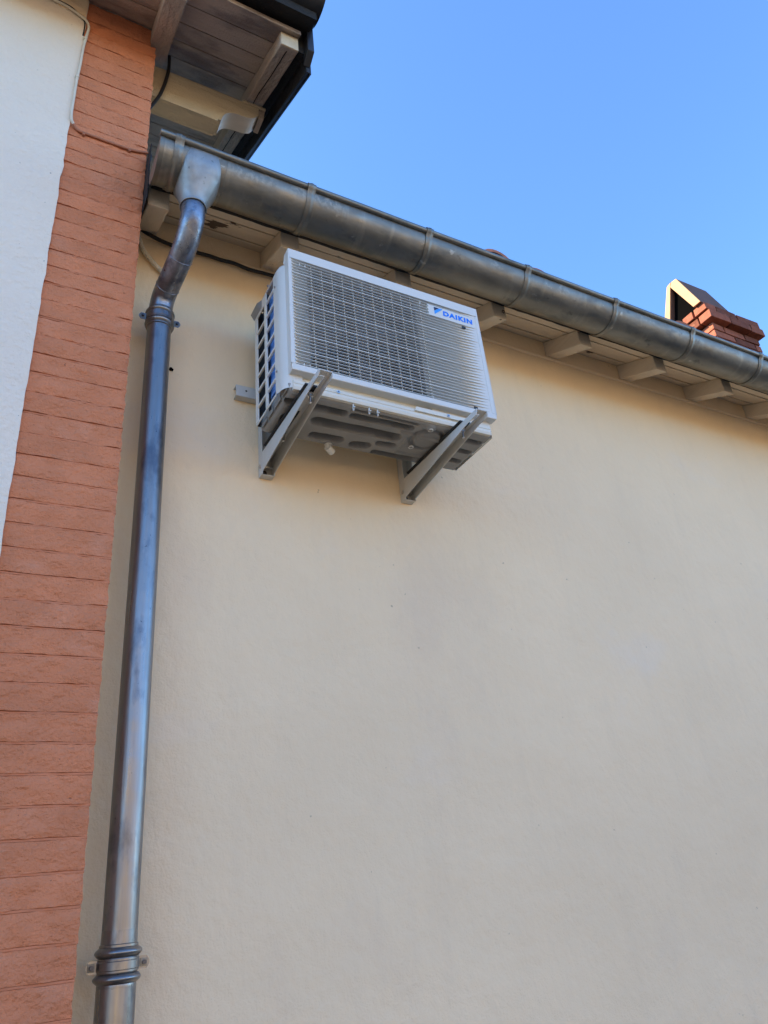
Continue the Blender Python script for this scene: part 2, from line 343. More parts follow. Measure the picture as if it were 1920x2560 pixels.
fs = MB(); fs.box(0.2462, 0.2485, 1.655, 1.8985, 1.95, 2.20); put('side_flashing', fs, 'bitumen', house)  # black sheet added to paint the dark gap beside the first rafter
tl = MB(); rows = []
for k in range(2):
    y = 0.0 if k == 0 else 0.42
    r0 = 0.088 if k == 0 else 0.074
    rows.append([(r0 * math.cos(math.pi * j / 12), y, r0 * 0.92 * math.sin(math.pi * j / 12) + 0.40 * y) for j in range(13)] +
                [((r0 - 0.014) * math.cos(math.pi * j / 12), y, (r0 - 0.014) * 0.9 * math.sin(math.pi * j / 12) + 0.40 * y) for j in range(12, -1, -1)])
b0 = tl.face_grid(rows, close_u=True)
for j in range(12):
    for b in (b0, b0 + 26): tl.f.append((b + j, b + j + 1, b + 24 - j, b + 25 - j))
tile_me = tl.mesh('roof_tile', (0, 0, 0), 0, 40)
tz = random.Random(3); TU = {5: .026, 6: .016, 7: .008, 8: .015, 10: .018, 12: .009, 14: .014, 16: .006, 18: .012}
for k in range(29):
    x = 0.51 + k * 0.2065
    t = obj('roof_tile', tile_me, 'tile', house, (x - 2.5 + tz.uniform(-.012, .012), 1.575 - 1.9 + tz.uniform(-.01, .01), 2.078 + H + (TU[k] if k in TU else tz.uniform(-.016, -.004))))
    t.rotation_euler.z = tz.uniform(-.03, .03)

# ------------------------------------------------------------------ tall house on the left (white wall, painted brick pilaster, verge)
tall = thing('white_house', 'taller white plastered house with a terracotta corner pilaster', 'house', (-0.4, 1.72, 0))
put('wall', sheet(-2.6, 0.006, -H, 2.90, 1.711, 0.12, 60, 170, 0.003, 2.2, edge=0.004), 'white', tall, smooth=50)
gw = MB(); gw.hexa([(-2.6, 1.80, -H), (0.238, 1.80, -H), (0.238, 4.0, -H), (-2.6, 4.0, -H), (-2.6, 1.80, 2.90), (0.238, 1.80, 2.90), (0.238, 4.0, 4.05), (-2.6, 4.0, 4.05)])
put('gable_wall', gw, 'cream', tall)
pil = MB(); pil.box(0.004, 0.2435, 1.7255, 1.80, -H, 2.80)
pilo = put('pilaster', pil, 'terra_mortar', tall)
pilo['label'] = 'terracotta painted brick corner pilaster'
PITCH = 0.0617; NC = 70; Z0 = 2.8075 - PITCH * NC
def course_mesh(seed, w=0.2405, h=0.0560):
    mb = MB(); nx, nzz = 34, 6; rows = []
    for i in range(nzz + 1):
        t = i / nzz; r = []
        for j in range(nx + 1):
            u = j / nx
            x = u * w; z = t * h
            sag = 0.0016 * noise.noise(Vector((u * 4, seed, 0))) ; 
            if i == 0: z += sag + 0.0012 * noise.noise(Vector((u * 17, seed, 4)))
            if i == nzz: z += sag * .7 + 0.0012 * noise.noise(Vector((u * 17, seed, 9)))
            if j == nx: x += 0.0035 * noise.noise(Vector((t * 2.3, seed * 1.7, 2))) + 0.002 * noise.noise(Vector((t * 9, seed, 7)))
            rim = 0.0011 if i in (0, nzz) else 0.0
            if j == nx: rim = 0.003
            y = rim + 0.0034 * noise.noise(Vector((u * 6, t * 2.2, seed))) + 0.0022 * noise.noise(Vector((u * 19, t * 5, seed))) - .0015
            r.append((x, y, z))
        rows.append(r)
    mb.face_grid(rows)
    for ring in (rows[0], rows[-1], [r[0] for r in rows], [r[-1] for r in rows]):
        mb.face_grid([ring, [(p[0], 0.05, p[2]) for p in ring]])
    return mb.mesh('brick_course', (0, 0, 0), 0, 42)
courses = [course_mesh(s * 3.37 + 1) for s in range(9)]
order = random.Random(11)
last = -1
joint = MB()
for k in range(NC):
    s = order.choice([i for i in range(9) if i != last]); last = s
    z = Z0 + k * PITCH
    o = obj('brick_course', courses[s], 'terra', pilo, (0.0045 + 0.4, 1.7205 - 1.72, z + H))
    rows = []
    for j in range(31):
        x = 0.008 + 0.2375 * j / 30 + (0.002 * noise.noise(Vector((k * 2.3, 1, 1))) if j == 30 else 0); zz = z - 0.0029 + 0.0009 * noise.noise(Vector((x * 16, k * 3.1, 0)))
        d = 1.7210 + 0.0014 * noise.noise(Vector((x * 9, k * 1.7, 5)))
        rows.append([(x, 1.729, zz - 0.0024), (x, d + 0.0004, zz - 0.0022), (x, d, zz), (x, d + 0.0004, zz + 0.0022), (x, 1.729, zz + 0.0024)])
    joint.face_grid(rows)
put('joints', joint, 'terra_mortar', pilo, smooth=50)
topc = course_mesh(77, 0.222, 0.094)
obj('brick_course', topc, 'terra', pilo, (0.0045 + 0.4, 0.0005, Z0 + NC * PITCH + H))
# ragged cream patch above the white wall
rag = sheet(-0.085, 0.004, 2.80, 2.905, 1.706, 0.05, 14, 14, 0.006, 30, edge=0.004); put('patched_plaster', rag, 'cream', tall, smooth=60)

UB = lambda d: 2.763 + 0.52 * (d - 1.45)            # underside of the verge boards
d = 1.425; k = 0
while d < 3.6:
    e = d + 0.098
    p = MB(); xr = 0.70 if k else 0.692
    p.prism([(d, UB(d)), (e - 0.003, UB(e - 0.003)), (e - 0.003, UB(e) + 0.02), (d, UB(d) + 0.022)], -2.4, xr, 40, 0.0022)
    put('soffit_board', p, 'soffit_wood', tall, bevel=0.002); d = e; k += 1
rt = MB(); rt.prism([(1.36, UB(1.36) + 0.045), (4.2, UB(4.2) + 0.045), (4.2, UB(4.2) + 0.12), (1.36, UB(1.36) + 0.12)], -2.4, 0.725)
put('roof_deck', rt, 'bitumen', tall)
ur = [rafter_mesh('rafter', 1.45, 3.6, 0.068, lambda y: UB(y) - 0.077, 0.076, n=40, amp=0.004, seed=s * 5 + 2).mesh('rafter', (0, 1.72, 0)) for s in range(2)]
for i, x in enumerate((0.224, 0.622)):
    o = obj('rafter', ur[i], 'soffit_rafter', tall, (x + 0.4, 0, 0), bevel=0.004)
    e = MB(); e.hexa([(x + .002, 1.4475, UB(1.45) - .075), (x + .066, 1.4475, UB(1.45) - .075), (x + .066, 1.452, UB(1.45) - .075), (x + .002, 1.452, UB(1.45) - .075),
                      (x + .002, 1.4475, UB(1.45) - .003), (x + .066, 1.4475, UB(1.45) - .003), (x + .066, 1.452, UB(1.45) - .003), (x + .002, 1.452, UB(1.45) - .003)])
    q = put('end_grain', e, 'end_grain', o); q.parent = o; q.location = (0, 0, 0)
    q.data.transform(Matrix.Translation((-x - 0.0, -1.72, 0)))
crk = MB(); rows = []                                # long drying split along the verge rafter
for i in range(60):
    y = 1.47 + i * 0.022; x = 0.652 + 0.006 * nv(y, 0, 0, 6) + 0.003 * nv(y, 4, 0, 25) - 0.006 * (y - 1.47); w = max(.0003, 0.0010 + 0.0009 * nv(y, 9, 0, 9))
    z = UB(y) - 0.0805; rows.append([(x - w, y, z), (x + w, y, z), (x + w, y, z + .006), (x - w, y, z + .006)])
crk.face_grid(rows, close_u=True); put('drying_split', crk, 'soot', tall)
# purlin with scroll end
def purlin_profile():
    pts = [(-0.05, 2.858), (0.672, 2.858), (0.672, 2.815)]
    # ogee underside from the tip back to the square shoulder
    og = [(0.664, 2.800), (0.655, 2.787), (0.640, 2.777), (0.622, 2.772), (0.602, 2.770), (0.582, 2.768), (0.563, 2.763), (0.547, 2.753), (0.535, 2.739), (0.527, 2.722), (0.522, 2.704), (0.520, 2.694)]
    return pts + og + [(0.507, 2.692), (0.507, 2.682), (-0.05, 2.682)]
pu = MB(); pr = purlin_profile()
for side in (1.82, 1.893):
    pu.poly([(x, side, z) for x, z in pr])
n = len(pr)
for i in range(n):
    a, b = pr[i], pr[(i + 1) % n]
    if 2 <= i <= 13: continue
    pu.poly([(a[0], 1.82, a[1]), (b[0], 1.82, b[1]), (b[0], 1.893, b[1]), (a[0], 1.893, a[1])])
puo = put('purlin', pu, 'purlin', tall)
puo['label'] = 'cream beam end cut to a scroll'
sc_ = MB(); sc_.face_grid([[(x, 1.8195, z - .0005), (x, 1.8935, z - .0005)] for x, z in catmull([(q[0], 0, q[1]) for q in pr[2:15]], 4) and [(v.x, v.z) for v in catmull([(q[0], 0, q[1]) for q in pr[2:15]], 4)]])
put('scroll_face', sc_, 'scroll', puo, smooth=60)
sp = MB(); sp.box(0.604, 0.702, 1.815, 1.90, 2.8585, 2.868); put('packing_board', sp, 'purlin', puo, bevel=0.002)
sp = MB(); sp.hexa([(0.673, 1.822, 2.80), (0.692, 1.822, 2.80), (0.692, 1.89, 2.80), (0.673, 1.89, 2.80), (0.673, 1.822, 2.857), (0.70, 1.822, 2.857), (0.70, 1.89, 2.857), (0.673, 1.89, 2.857)])
put('backing_block', sp, 'soffit_rafter', puo)
# dark metal verge
def sloped(mb, x0, x1, y0, y1, za, zb):
    mb.hexa([(x0, y0, UB(y0) + za), (x1, y0, UB(y0) + za), (x1, y1, UB(y1) + za), (x0, y1, UB(y1) + za), (x0, y0, UB(y0) + zb), (x1, y0, UB(y0) + zb), (x1, y1, UB(y1) + zb), (x0, y1, UB(y1) + zb)])
vg = MB(); sloped(vg, 0.727, 0.740, 1.474, 4.2, -0.142, 0.12); sloped(vg, 0.7405, 0.748, 1.476, 4.2, -0.144, -0.09)
vgo = put('verge_board', vg, 'black_metal', tall, bevel=0.002)
v2 = MB(); v2.hexa([(0.716, 1.428, 2.690), (0.742, 1.428, 2.690), (0.742, 1.473, 2.660), (0.716, 1.473, 2.660), (0.716, 1.428, 2.850), (0.742, 1.428, 2.850), (0.742, 1.473, 2.86), (0.716, 1.473, 2.86)])
put('end_plate', v2, 'black_metal', vgo, bevel=0.002)
v3 = MB(); sloped(v3, 0.694, 0.7262, 1.46, 4.2, -0.062, 0.10); rows = []
put('verge_felt', v3, 'bitumen', vgo)
# dark gutter of the tall house
dg = MB(); prof = []
for j in range(17):
    a = math.pi + math.pi * j / 16; prof.append((1.367 + 0.083 * math.cos(a), 2.888 + 0.083 * math.sin(a)))
for j in range(16, -1, -1):
    a = math.pi + math.pi * j / 16; prof.append((1.367 + 0.079 * math.cos(a), 2.890 + 0.079 * math.sin(a)))
dgt = thing('dark_gutter', 'black half-round gutter on the front eave of the white house', 'gutter', (-0.8, 1.367, 2.9 + H))
dg.prism(prof, -2.4, 0.742, 20, 0.001); put('trough', dg, 'black_metal', dgt, smooth=40)
cp = MB(); cp.poly([(0.7425, 1.367 + 0.0835 * math.cos(math.pi + math.pi * j / 16), 2.888 + 0.0835 * math.sin(math.pi + math.pi * j / 16)) for j in range(17)]); put('end_cap', cp, 'black_metal', dgt)
bt = MB(); bt.tube([(-2.4, 1.279, 2.890), (0.742, 1.279, 2.890)], 0.009); put('bead', bt, 'black_metal', dgt, smooth=40)

# ------------------------------------------------------------------ zinc gutter
GC, GZ, GR = 1.578, 2.0425, 0.0795
FALL = -0.0035
gut = thing('zinc_gutter', 'grey weathered zinc half-round gutter along the cream eaves', 'gutter', (0.25, GC, 1.96 + H))
prof = [(GC + GR * math.cos(math.pi + math.pi * j / 24), GZ + GR * math.sin(math.pi + math.pi * j / 24)) for j in range(25)]
prof += [(GC + GR, GZ + 0.012), (GC + GR - .002, GZ + 0.012)]
prof += [(GC + (GR - .002) * math.cos(math.pi + math.pi * j / 24), GZ + (GR - .002) * math.sin(math.pi + math.pi * j / 24)) for j in range(24, -1, -1)]
tr = MB(); tr.prism(prof, 0.250, 6.6, 110, 0.0011, FALL); put('trough', tr, 'zinc_trough', gut, smooth=40)
bd = MB(); bd.tube([(x, GC - GR - 0.0035 + 0.0007 * nv(x, 0, 0, 5), GZ + 0.008 + FALL * (x - .25) + 0.0008 * nv(x, 3, 0, 6)) for x in [0.246 + 6.3 * i / 120 for i in range(121)]], 0.0108, 14)
put('bead', bd, 'zinc', gut, smooth=40)
ec = MB(); ring = [(GC + (GR + .0015) * math.cos(math.pi + math.pi * j / 24), GZ + (GR + .0015) * math.sin(math.pi + math.pi * j / 24)) for j in range(25)]
ec.poly([(0.2485, y, z) for y, z in ring]); ec.face_grid([[(0.2485, y, z) for y, z in ring], [(0.262, y, z) for y, z in ring]])
put('end_cap', ec, 'zinc', gut, smooth=40)
def strap(x):
    s = MB(); rows = []
    path = []
    for j in range(9):                                # over the bead
        a = R(20 + 215 * j / 8); path.append((GC - GR - 0.0035 + 0.0128 * math.cos(a), GZ + 0.008 + 0.0128 * math.sin(a)))
    for j in range(26):
        a = math.pi + R(9) + math.pi * 0.83 * j / 25; path.append((GC + (GR + 0.0022) * math.cos(a), GZ + (GR + 0.0022) * math.sin(a)))
    fz = FALL * (x - .25)
    for i, (y, z) in enumerate(path):
        y2, z2 = path[min(i + 1, len(path) - 1)]; y1, z1 = path[max(i - 1, 0)]
        t = Vector((y2 - y1, z2 - z1)).normalized(); nn = Vector((t.y, -t.x))
        if nn.dot(Vector((y - GC, z - GZ))) < 0: nn = -nn
        if i < 9: nn = Vector((y - (GC - GR - .0035), z - (GZ + .008))).normalized()
        r = []
        for dx, hh in ((-.0135, -.002), (-.0135, .0010), (-.006, .0012), (-.004, .0026), (0.0, .0031), (.004, .0026), (.006, .0012), (.0135, .0010), (.0135, -.002)):
            r.append((x + dx, y + nn.x * hh, z + nn.y * hh + fz))
        rows.append(r)
    s.face_grid(rows); return s
SX = [0.303, 0.7275, 1.176, 1.613, 2.063, 2.511, 2.963, 3.42, 3.87, 4.32, 4.77, 5.22]
for x in SX: put('strap', strap(x), 'zinc', gut, smooth=45)
# overlap seam
for x in (0.4495,):
    s = MB(); rows = [[(x + dx, GC + (GR + h) * math.cos(math.pi + math.pi * j / 24), GZ + (GR + h) * math.sin(math.pi + math.pi * j / 24)) for j in range(1, 25)] for dx, h in ((-.03, .0006), (0.0, .0022), (0.0015, .0004))]
    s.face_grid(rows); put('seam', s, 'zinc', gut, smooth=40)
# outlet funnel
fu = MB(); rows = []
FR = [(2.047, .380, .0585, .0826, 8), (2.020, .380, .0608, .0820, 7), (1.998, .3795, .0635, .0795, 5), (1.978, .3788, .0642, .0745, 3.6), (1.958, .3776, .0610, .0675, 2.8), (1.938, .3760, .0550, .0590, 2.4), (1.918, .3738, .0475, .0500, 2.1), (1.900, .3720, .0412, .0425, 2), (1.886, .371, .0380, .0382, 2), (1.878, .371, .0385, .0385, 2)]
FA = catmull([q[:3] for q in FR], 3); FB = catmull([(q[0], q[3], q[4]) for q in FR], 3)
for va, vb in zip(FA, FB):
    z, cx, rx, ry, pw = va.x, va.y, va.z, vb.y, vb.z
    r = []
    for j in range(40):
        a = 2 * math.pi * j / 40; ca, sa = math.cos(a), math.sin(a)
        k = (abs(ca) ** pw + abs(sa) ** pw) ** (-1 / pw); r.append((cx + rx * ca * k, GC + 0.002 + ry * sa * k, z))
    rows.append(r)
fu.face_grid(rows, close_u=True)
fo = put('outlet_funnel', fu, 'zinc_funnel', gut, smooth=50)
rg = MB(); rg.tube([(.371 + .0388 * math.cos(2 * math.pi * j / 32), 1.58 + .0388 * math.sin(2 * math.pi * j / 32), 1.879) for j in range(33)], 0.0022, 8, False); put('solder_ring', rg, 'zinc_funnel', fo, smooth=60)

# ------------------------------------------------------------------ downpipe
dp = thing('downpipe', 'zinc downpipe with a swan neck running down the cream wall', 'downpipe', (0.3385, 1.815, 0))
el = MB(); path = catmull([(.371, 1.58, 1.888), (.3695, 1.582, 1.825), (.363, 1.632, 1.762), (.352, 1.712, 1.729), (.3425, 1.790, 1.705), (.3385, 1.8150, 1.655), (.3385, 1.815, 1.60)], 10)
el.tube(path, 0.0355, 32); elo = put('elbow', el, 'zinc_elbow', dp, smooth=50)
for idx in (24, 36):
    p0, p1 = path[idx], path[idx + 1]; t = (p1 - p0).normalized(); u = t.orthogonal().normalized(); w = t.cross(u)
    s = MB(); s.tube([p0 + (u * math.cos(2 * math.pi * j / 32) + w * math.sin(2 * math.pi * j / 32)) * 0.0357 for j in range(33)], 0.0011, 6, False)
    put('seam', s, 'zinc_elbow', elo, smooth=60)
pp = MB(); pp.lathe([(0.0355, 1.60), (0.0355, 1.2), (0.0355, 0.6), (0.0355, 0.2), (0.0355, -0.03)], .3385, 1.815, 48); put('pipe', pp, 'zinc_pipe', dp, smooth=60)
pp = MB(); pp.lathe([(0.0355, -0.02), (0.0385, -0.125), (0.0383, -0.5), (0.0383, -H)], .3385, 1.815, 48); put('pipe', pp, 'zinc_pipe', dp, smooth=60)
def collar(zc, k, bead):
    cx, cy = .3385, 1.815
    prof = [(0.0362, .040), (0.0385, .0385), (0.0385, .034)]
    prof += [(0.0382 + bead * math.sin(math.pi * j / 10), .034 - .020 * j / 10) for j in range(11)]
    prof += [(0.0388, .013), (0.0388, -.013)]
    prof += [(0.0382 + bead * math.sin(math.pi * j / 10), -.014 - .020 * j / 10) for j in range(11)]
    prof += [(0.0385, -.036), (0.0385, -.040), (0.0362, -.041)]
    mb = MB(); mb.lathe([(r, zc + z * k) for r, z in prof], cx, cy, 48)
    co = put('collar', mb, 'zinc_pipe', dp, smooth=45)
    cl = MB(); cl.lathe([(0.0385, zc + .012), (0.0412, zc + .0118), (0.0412, zc + .0085), (0.0425, zc + .007), (0.0425, zc - .007), (0.0412, zc - .0085), (0.0412, zc - .0118), (0.0385, zc - .012)], cx, cy, 48)
    clo = put('clamp', cl, 'bracket', co, smooth=35); clo.data.materials[0] = M['zinc_pipe']
    s = MB(); s.tube([(cx, cy + .040, zc), (cx, 1.903, zc)], 0.005, 8); put('standoff', s, 'dark_steel', co, smooth=40)
    for sgn in (-1, 1):
        e = MB(); out = [(0.040, -.0115), (0.057, -.0115)] + [(0.0575 + .005 * math.sin(math.pi * j / 6), -.0105 + .021 * j / 6) for j in range(7)] + [(0.057, .0115), (0.040, .0115)]
        fr = [(cx + sgn * a, cy - .004, zc + b) for a, b in out]; bk = [(cx + sgn * a, cy - .0015, zc + b) for a, b in out]
        e.poly(fr); e.poly(bk[::-1]); e.face_grid([fr + [fr[0]], bk + [bk[0]]])
        put('clamp', e, 'zinc_pipe', co, bevel=0.0006)
        e = MB(); e.box(cx + sgn * .0515 - .008, cx + sgn * .0515 + .0065, cy - .0052, cy - .0042, zc - .0075, zc + .0075); put('clamp', e, 'zinc', co, bevel=.0004)
        s = MB(); s.tube([(cx + sgn * .0515, cy - .0105, zc), (cx + sgn * .0515, cy - .0053, zc)], 0.0042, 12); put('screw', s, 'dark_steel', co, smooth=40)
collar(1.622, 0.88, 0.0058); collar(-0.083, 0.95, 0.0085)

# ------------------------------------------------------------------ air conditioner
ac = thing('air_conditioner', 'pale grey outdoor air conditioner unit hung under the eaves', 'air conditioner', (1.0, 1.66, 1.26 + H))
PX0, PX1, PZ0, PZ1, PD = 0.652, 1.3565, 1.318, 1.785, 1.530
# casing: rounded front corners, open left side with vents
cs = MB(); top = []
def arc(cx, cy, r, a0, a1, n): return [(cx + r * math.cos(R(a0 + (a1 - a0) * j / n)), cy + r * math.sin(R(a0 + (a1 - a0) * j / n))) for j in range(n + 1)]
fl = arc(0.672, 1.590, 0.036, 180, 270, 8)            # left front corner
fr_ = arc(1.330, 1.585, 0.030, 270, 360, 8)
left = [(0.636, 1.6195)] + fl + [(0.692, 1.554)]
right = [(1.125, 1.555)] + fr_ + [(1.360, 1.79), (1.30, 1.79)]
for outl in (left, right):                            # the front stays open behind the grille
    cs.face_grid([[(x, y, 1.2885 if (y > 1.600 and x < 1) else 1.274) for x, y in outl], [(x, y, 1.735) for x, y in outl], [(x + (1.0 - x) * .012, y + (1.66 - y) * .03, 1.745) for x, y in outl]])
cs.poly([(x + (1.0 - x) * .012, y + (1.66 - y) * .03, 1.745) for x, y in left + right[:-1] + [(0.636, 1.79)]])
cs.poly([(0.70, 1.79, 1.28), (1.36, 1.79, 1.28), (1.36, 1.79, 1.745), (0.70, 1.79, 1.745)])
caso = put('casing', cs, 'plastic', ac, smooth=40)
# left side frame
sd = MB(); SXo = 0.636
sd.box(SXo, SXo + .004, 1.684, 1.704, 1.2925, 1.733)
sd.box(SXo, SXo + .004, 1.767, 1.790, 1.2925, 1.733)
sd.box(SXo, SXo + .004, 1.6198, 1.6838, 1.7285, 1.733); sd.box(SXo, SXo + .004, 1.7042, 1.7668, 1.692, 1.733)
sd.box(SXo + .001, SXo + .004, 1.6198, 1.790, 1.285, 1.2923)
put('side_frame', sd, 'plastic', caso, bevel=0.0012)
VB = [1.686, 1.629, 1.572, 1.515, 1.458, 1.401, 1.344]
for z in VB:
    b = MB(); b.box(SXo - .0005, SXo + .006, 1.6185, 1.6855, z - .0045, z + .0045); put('vent_bar', b, 'plastic', caso, bevel=0.0015)
    if z < 1.68:
        b = MB(); b.box(SXo - .0005, SXo + .006, 1.7025, 1.7685, z - .0045, z + .0045); put('vent_bar', b, 'plastic', caso, bevel=0.0015)
fn = MB(); fn.box(0.652, 0.66, 1.60, 1.700, 1.29, 1.735); put('heat_exchanger', fn, 'fin', ac)
for z in VB + [1.30]:
    fb = MB(); fb.hexa([(0.6445, 1.622, z + .018), (0.6455, 1.622, z + .018), (0.6455, 1.684, z + .018), (0.6445, 1.684, z + .018), (0.651, 1.622, z + .053), (0.652, 1.622, z + .053), (0.652, 1.684, z + .053), (0.651, 1.684, z + .053)]) if z < 1.68 else None
    if fb.v: put('fin_guard', fb, 'fin', ac)
iv = MB(); iv.box(0.641, 0.70, 1.7865, 1.7885, 1.285, 1.74); iv.box(0.664, 0.668, 1.7005, 1.788, 1.285, 1.74); iv.box(0.6445, 0.6515, 1.6975, 1.7003, 1.285, 1.74); put('interior', iv, 'cavity', ac)  # dark panels added so the rear vents look unlit inside
hd = MB(); rows = []
for j in range(11):
    t = j / 10; y = 1.722 + 0.072 * t; b = math.sin(math.pi * min(1, .25 + t * .75)) ** .6 if t < .95 else .3
    rows.append([(0.6358, y, 1.733), (0.6358 - .010 * min(1, t * 4 + .2), y + .003, 1.731), (0.6358 - .011 * min(1, t * 4 + .2), y + .003, 1.7275), (0.6358, y, 1.7025)])
hd.face_grid(rows, close_u=True); hd.poly(rows[0]); hd.poly(rows[-1]); put('grip', hd, 'pan', caso, smooth=50, bevel=.002)
def screw(x, y, z, ax, parent, r=0.004):
    s = MB(); a = Vector(ax); p = Vector((x, y, z)); s.tube([p, p + a * .0028], r, 10); put('screw', s, 'steel', parent, smooth=40)
    s = MB(); s.tube([p + a * .0029, p + a * .0033], r * .5, 6); put('screw', s, 'dark_steel', parent)
screw(.636, 1.663, 1.740, (-1, 0, 0), caso); screw(.636, 1.601, 1.679, (-1, 0, 0), caso); screw(.636, 1.604, 1.357, (-1, 0, 0), caso)
# lower front strip of the casing
st = MB(); st.prism([(1.5495, 1.2765), (1.5495, 1.2838), (1.5512, 1.285), (1.5512, 1.2862), (1.5495, 1.2874), (1.5495, 1.2975), (1.5525, 1.2985), (1.560, 1.2990), (1.560, 1.268), (1.5525, 1.2680)], 0.662, 1.338, 1)
st.box(.662, 1.338, 1.5601, 1.563, 1.268, 1.335)
sto = put('front_strip', st, 'plastic_warm', caso)
st = MB(); st.hexa([(1.055, 1.5440, 1.2885), (1.245, 1.5440, 1.2885), (1.245, 1.5490, 1.2885), (1.055, 1.5490, 1.2885), (1.06, 1.5440, 1.3045), (1.24, 1.5440, 1.3045), (1.24, 1.5490, 1.3045), (1.06, 1.5490, 1.3045)]); put('trim_step', st, 'plastic_warm', caso, bevel=.001)
vcv = MB(); vcv.box(1.338, 1.3625, 1.572, 1.692, 1.2735, 1.60); put('valve_cover', vcv, 'plastic', caso, bevel=.008, seg=3)
screw(.800, 1.5493, 1.2905, (0, -1, 0), caso, .005); screw(1.175, 1.5438, 1.2960, (0, -1, 0), caso, .005)
# front panel frame
fp = MB()
fp.box(PX0, PX1, PD, 1.563, 1.7475, PZ1)
fp.box(PX0, PX1, PD, 1.563, PZ0, 1.3385)
fp.box(PX0, PX0 + .010, PD, 1.563, 1.3385, 1.7475)
fp.box(PX1 - .016, PX1, PD, 1.563, 1.3385, 1.7475)
bmf = fp.mesh('front_panel', ORG[ac.name], H)
bm = bmesh.new(); bm.from_mesh(bmf); bmesh.ops.remove_doubles(bm, verts=bm.verts, dist=1e-5)
bm.to_mesh(bmf); bm.free()
fpo = obj('front_panel', bmf, 'plastic', ac, bevel=0.0028, seg=3); ORG[fpo.name] = ORG[ac.name]
# dished apron behind the louvres
GX0, GX1 = 0.712, 1.118
def depth(x):
    if x < GX0: t = (x - 0.661) / (GX0 - 0.661)
    elif x > GX1: t = (1.338 - x) / (1.338 - GX1)
    else: return 0.030
    t = max(0.0, min(1.0, t)); return 0.0005 + 0.0295 * (t ** 1.15 if x > GX1 else t ** .9)
for xa, xb, n in ((0.661, GX0, 8), (GX1, 1.3405, 16)):
    ap = MB(); xs = [xa + (xb - xa) * i / n for i in range(n + 1)]
    ap.face_grid([[(x, PD + .001 + depth(x), 1.336) for x in xs], [(x, PD + .001 + depth(x), 1.750) for x in xs]])
    put('grille_apron', ap, 'plastic', fpo, smooth=50)
NR = 34; RP = 0.01195
for i in range(NR):
    z = 1.7390 - i * RP; th = 0.0012 if i % 5 == 4 else 0.00065
    x1 = 1.146 if i in (1, 2, 3) else 1.3405
    xs = [0.6615 + (x1 - 0.6615) * k / 36 for k in range(37)]
    fo_ = 0.0008 if i % 5 == 4 else 0.0016
    rd_ = lambda x: min(depth(x), .0065 + 6 * max(0, GX0 + .004 - x) + .35 * max(0, x - GX1 + .02))
    r = MB(); rows = []
    for x in xs:
        dd = max(rd_(x), .0012); rows.append([(x, PD + fo_, z - th), (x, PD + fo_, z + th), (x, PD + .0015 + dd, z + th), (x, PD + .0015 + dd, z - th)])
    b = r.face_grid(rows, close_u=True); r.f.append((b + 3, b + 2, b + 1, b)); e = b + 36 * 4; r.f.append((e, e + 1, e + 2, e + 3))
    put('louvre', r, 'plastic', fpo)
for k in range(12):
    x = 0.729 + k * 0.0355
    if x > 1.121: break
    w = MB(); w.box(x - .0005, x + .0005, PD + .0055, PD + .009, 1.34, 1.745); put('grille_wire', w, 'plastic', fpo)
for x in (.691, .709, 1.122): 
    for za, zb in ((1.339, 1.352), (1.727, 1.739)):
        w = MB(); w.box(x - .0012, x + .0012, PD + .004, PD + .0075, za, zb); put('grille_wire', w, 'plastic', fpo)
lp = MB(); n = 4
pts = [(1.3405, 1.6895), (1.3405, 1.7352)]
for q in range(3):
    zc = 1.7352 - 0.0152 * q
    pts += [(1.147, zc), (1.150, zc - .004), (1.1515, zc - .0076), (1.150, zc - .011)]
pts += [(1.147, 1.6895)]
fr = [(x, PD + .0004, z) for x, z in pts]; bk = [(x, PD + .028, z) for x, z in pts]
lp.poly(fr); lp.face_grid([fr + [fr[0]], bk + [bk[0]]]); put('badge_plate', lp, 'plastic', fpo)
cu = bpy.data.curves.new('lettering', 'FONT'); cu.body = 'DAIKIN'; cu.size = 1.0; cu.offset = 0.052; cu.extrude = 0.004; cu.space_character = 1.18; cu.align_x = 'LEFT'
to = bpy.data.objects.new('lettering_source', cu); C.objects.link(to)
bpy.context.view_layer.update()
tm = bpy.data.meshes.new_from_object(to.evaluated_get(bpy.context.evaluated_depsgraph_get())); bpy.data.objects.remove(to)
xs = [v.co.x for v in tm.vertices]; ys = [v.co.y for v in tm.vertices]
for v in tm.vertices:
    x = (v.co.x - min(xs)) / (max(xs) - min(xs)); y = (v.co.y - min(ys)) / (max(ys) - min(ys))
    v.co = (1.2075 + x * 0.1185 + y * .0015 - ORG[ac.name][0], PD - v.co.z * .05 - ORG[ac.name][1], 1.7035 + y * 0.0215 + H - ORG[ac.name][2])
tm.materials.clear(); lo = obj('lettering', tm, 'blue_ink', fpo); lo['label'] = 'bright blue capital lettering'
def flat(name, pts, mt):
    q = MB(); a = [(x, PD - .0002, z) for x, z in pts]; b = [(x, PD + .001, z) for x, z in pts]; q.poly(a); q.face_grid([a + [a[0]], b + [b[0]]]); return put(name, q, mt, fpo)
flat('emblem', [(1.1735, 1.7305), (1.1935, 1.7305), (1.1735, 1.7150)], 'navy_ink')
flat('emblem', [(1.1945, 1.7305), (1.2085, 1.7305), (1.1735, 1.6995), (1.1735, 1.7140)], 'light_blue_ink')
for x, z in ((1.287, 1.679), (1.279, 1.3445)):
    q = MB(); q.box(x - .007, x + .007, PD - .0002, PD + .003, z - .0042, z + .0042); put('clip', q, 'cavity', fpo)
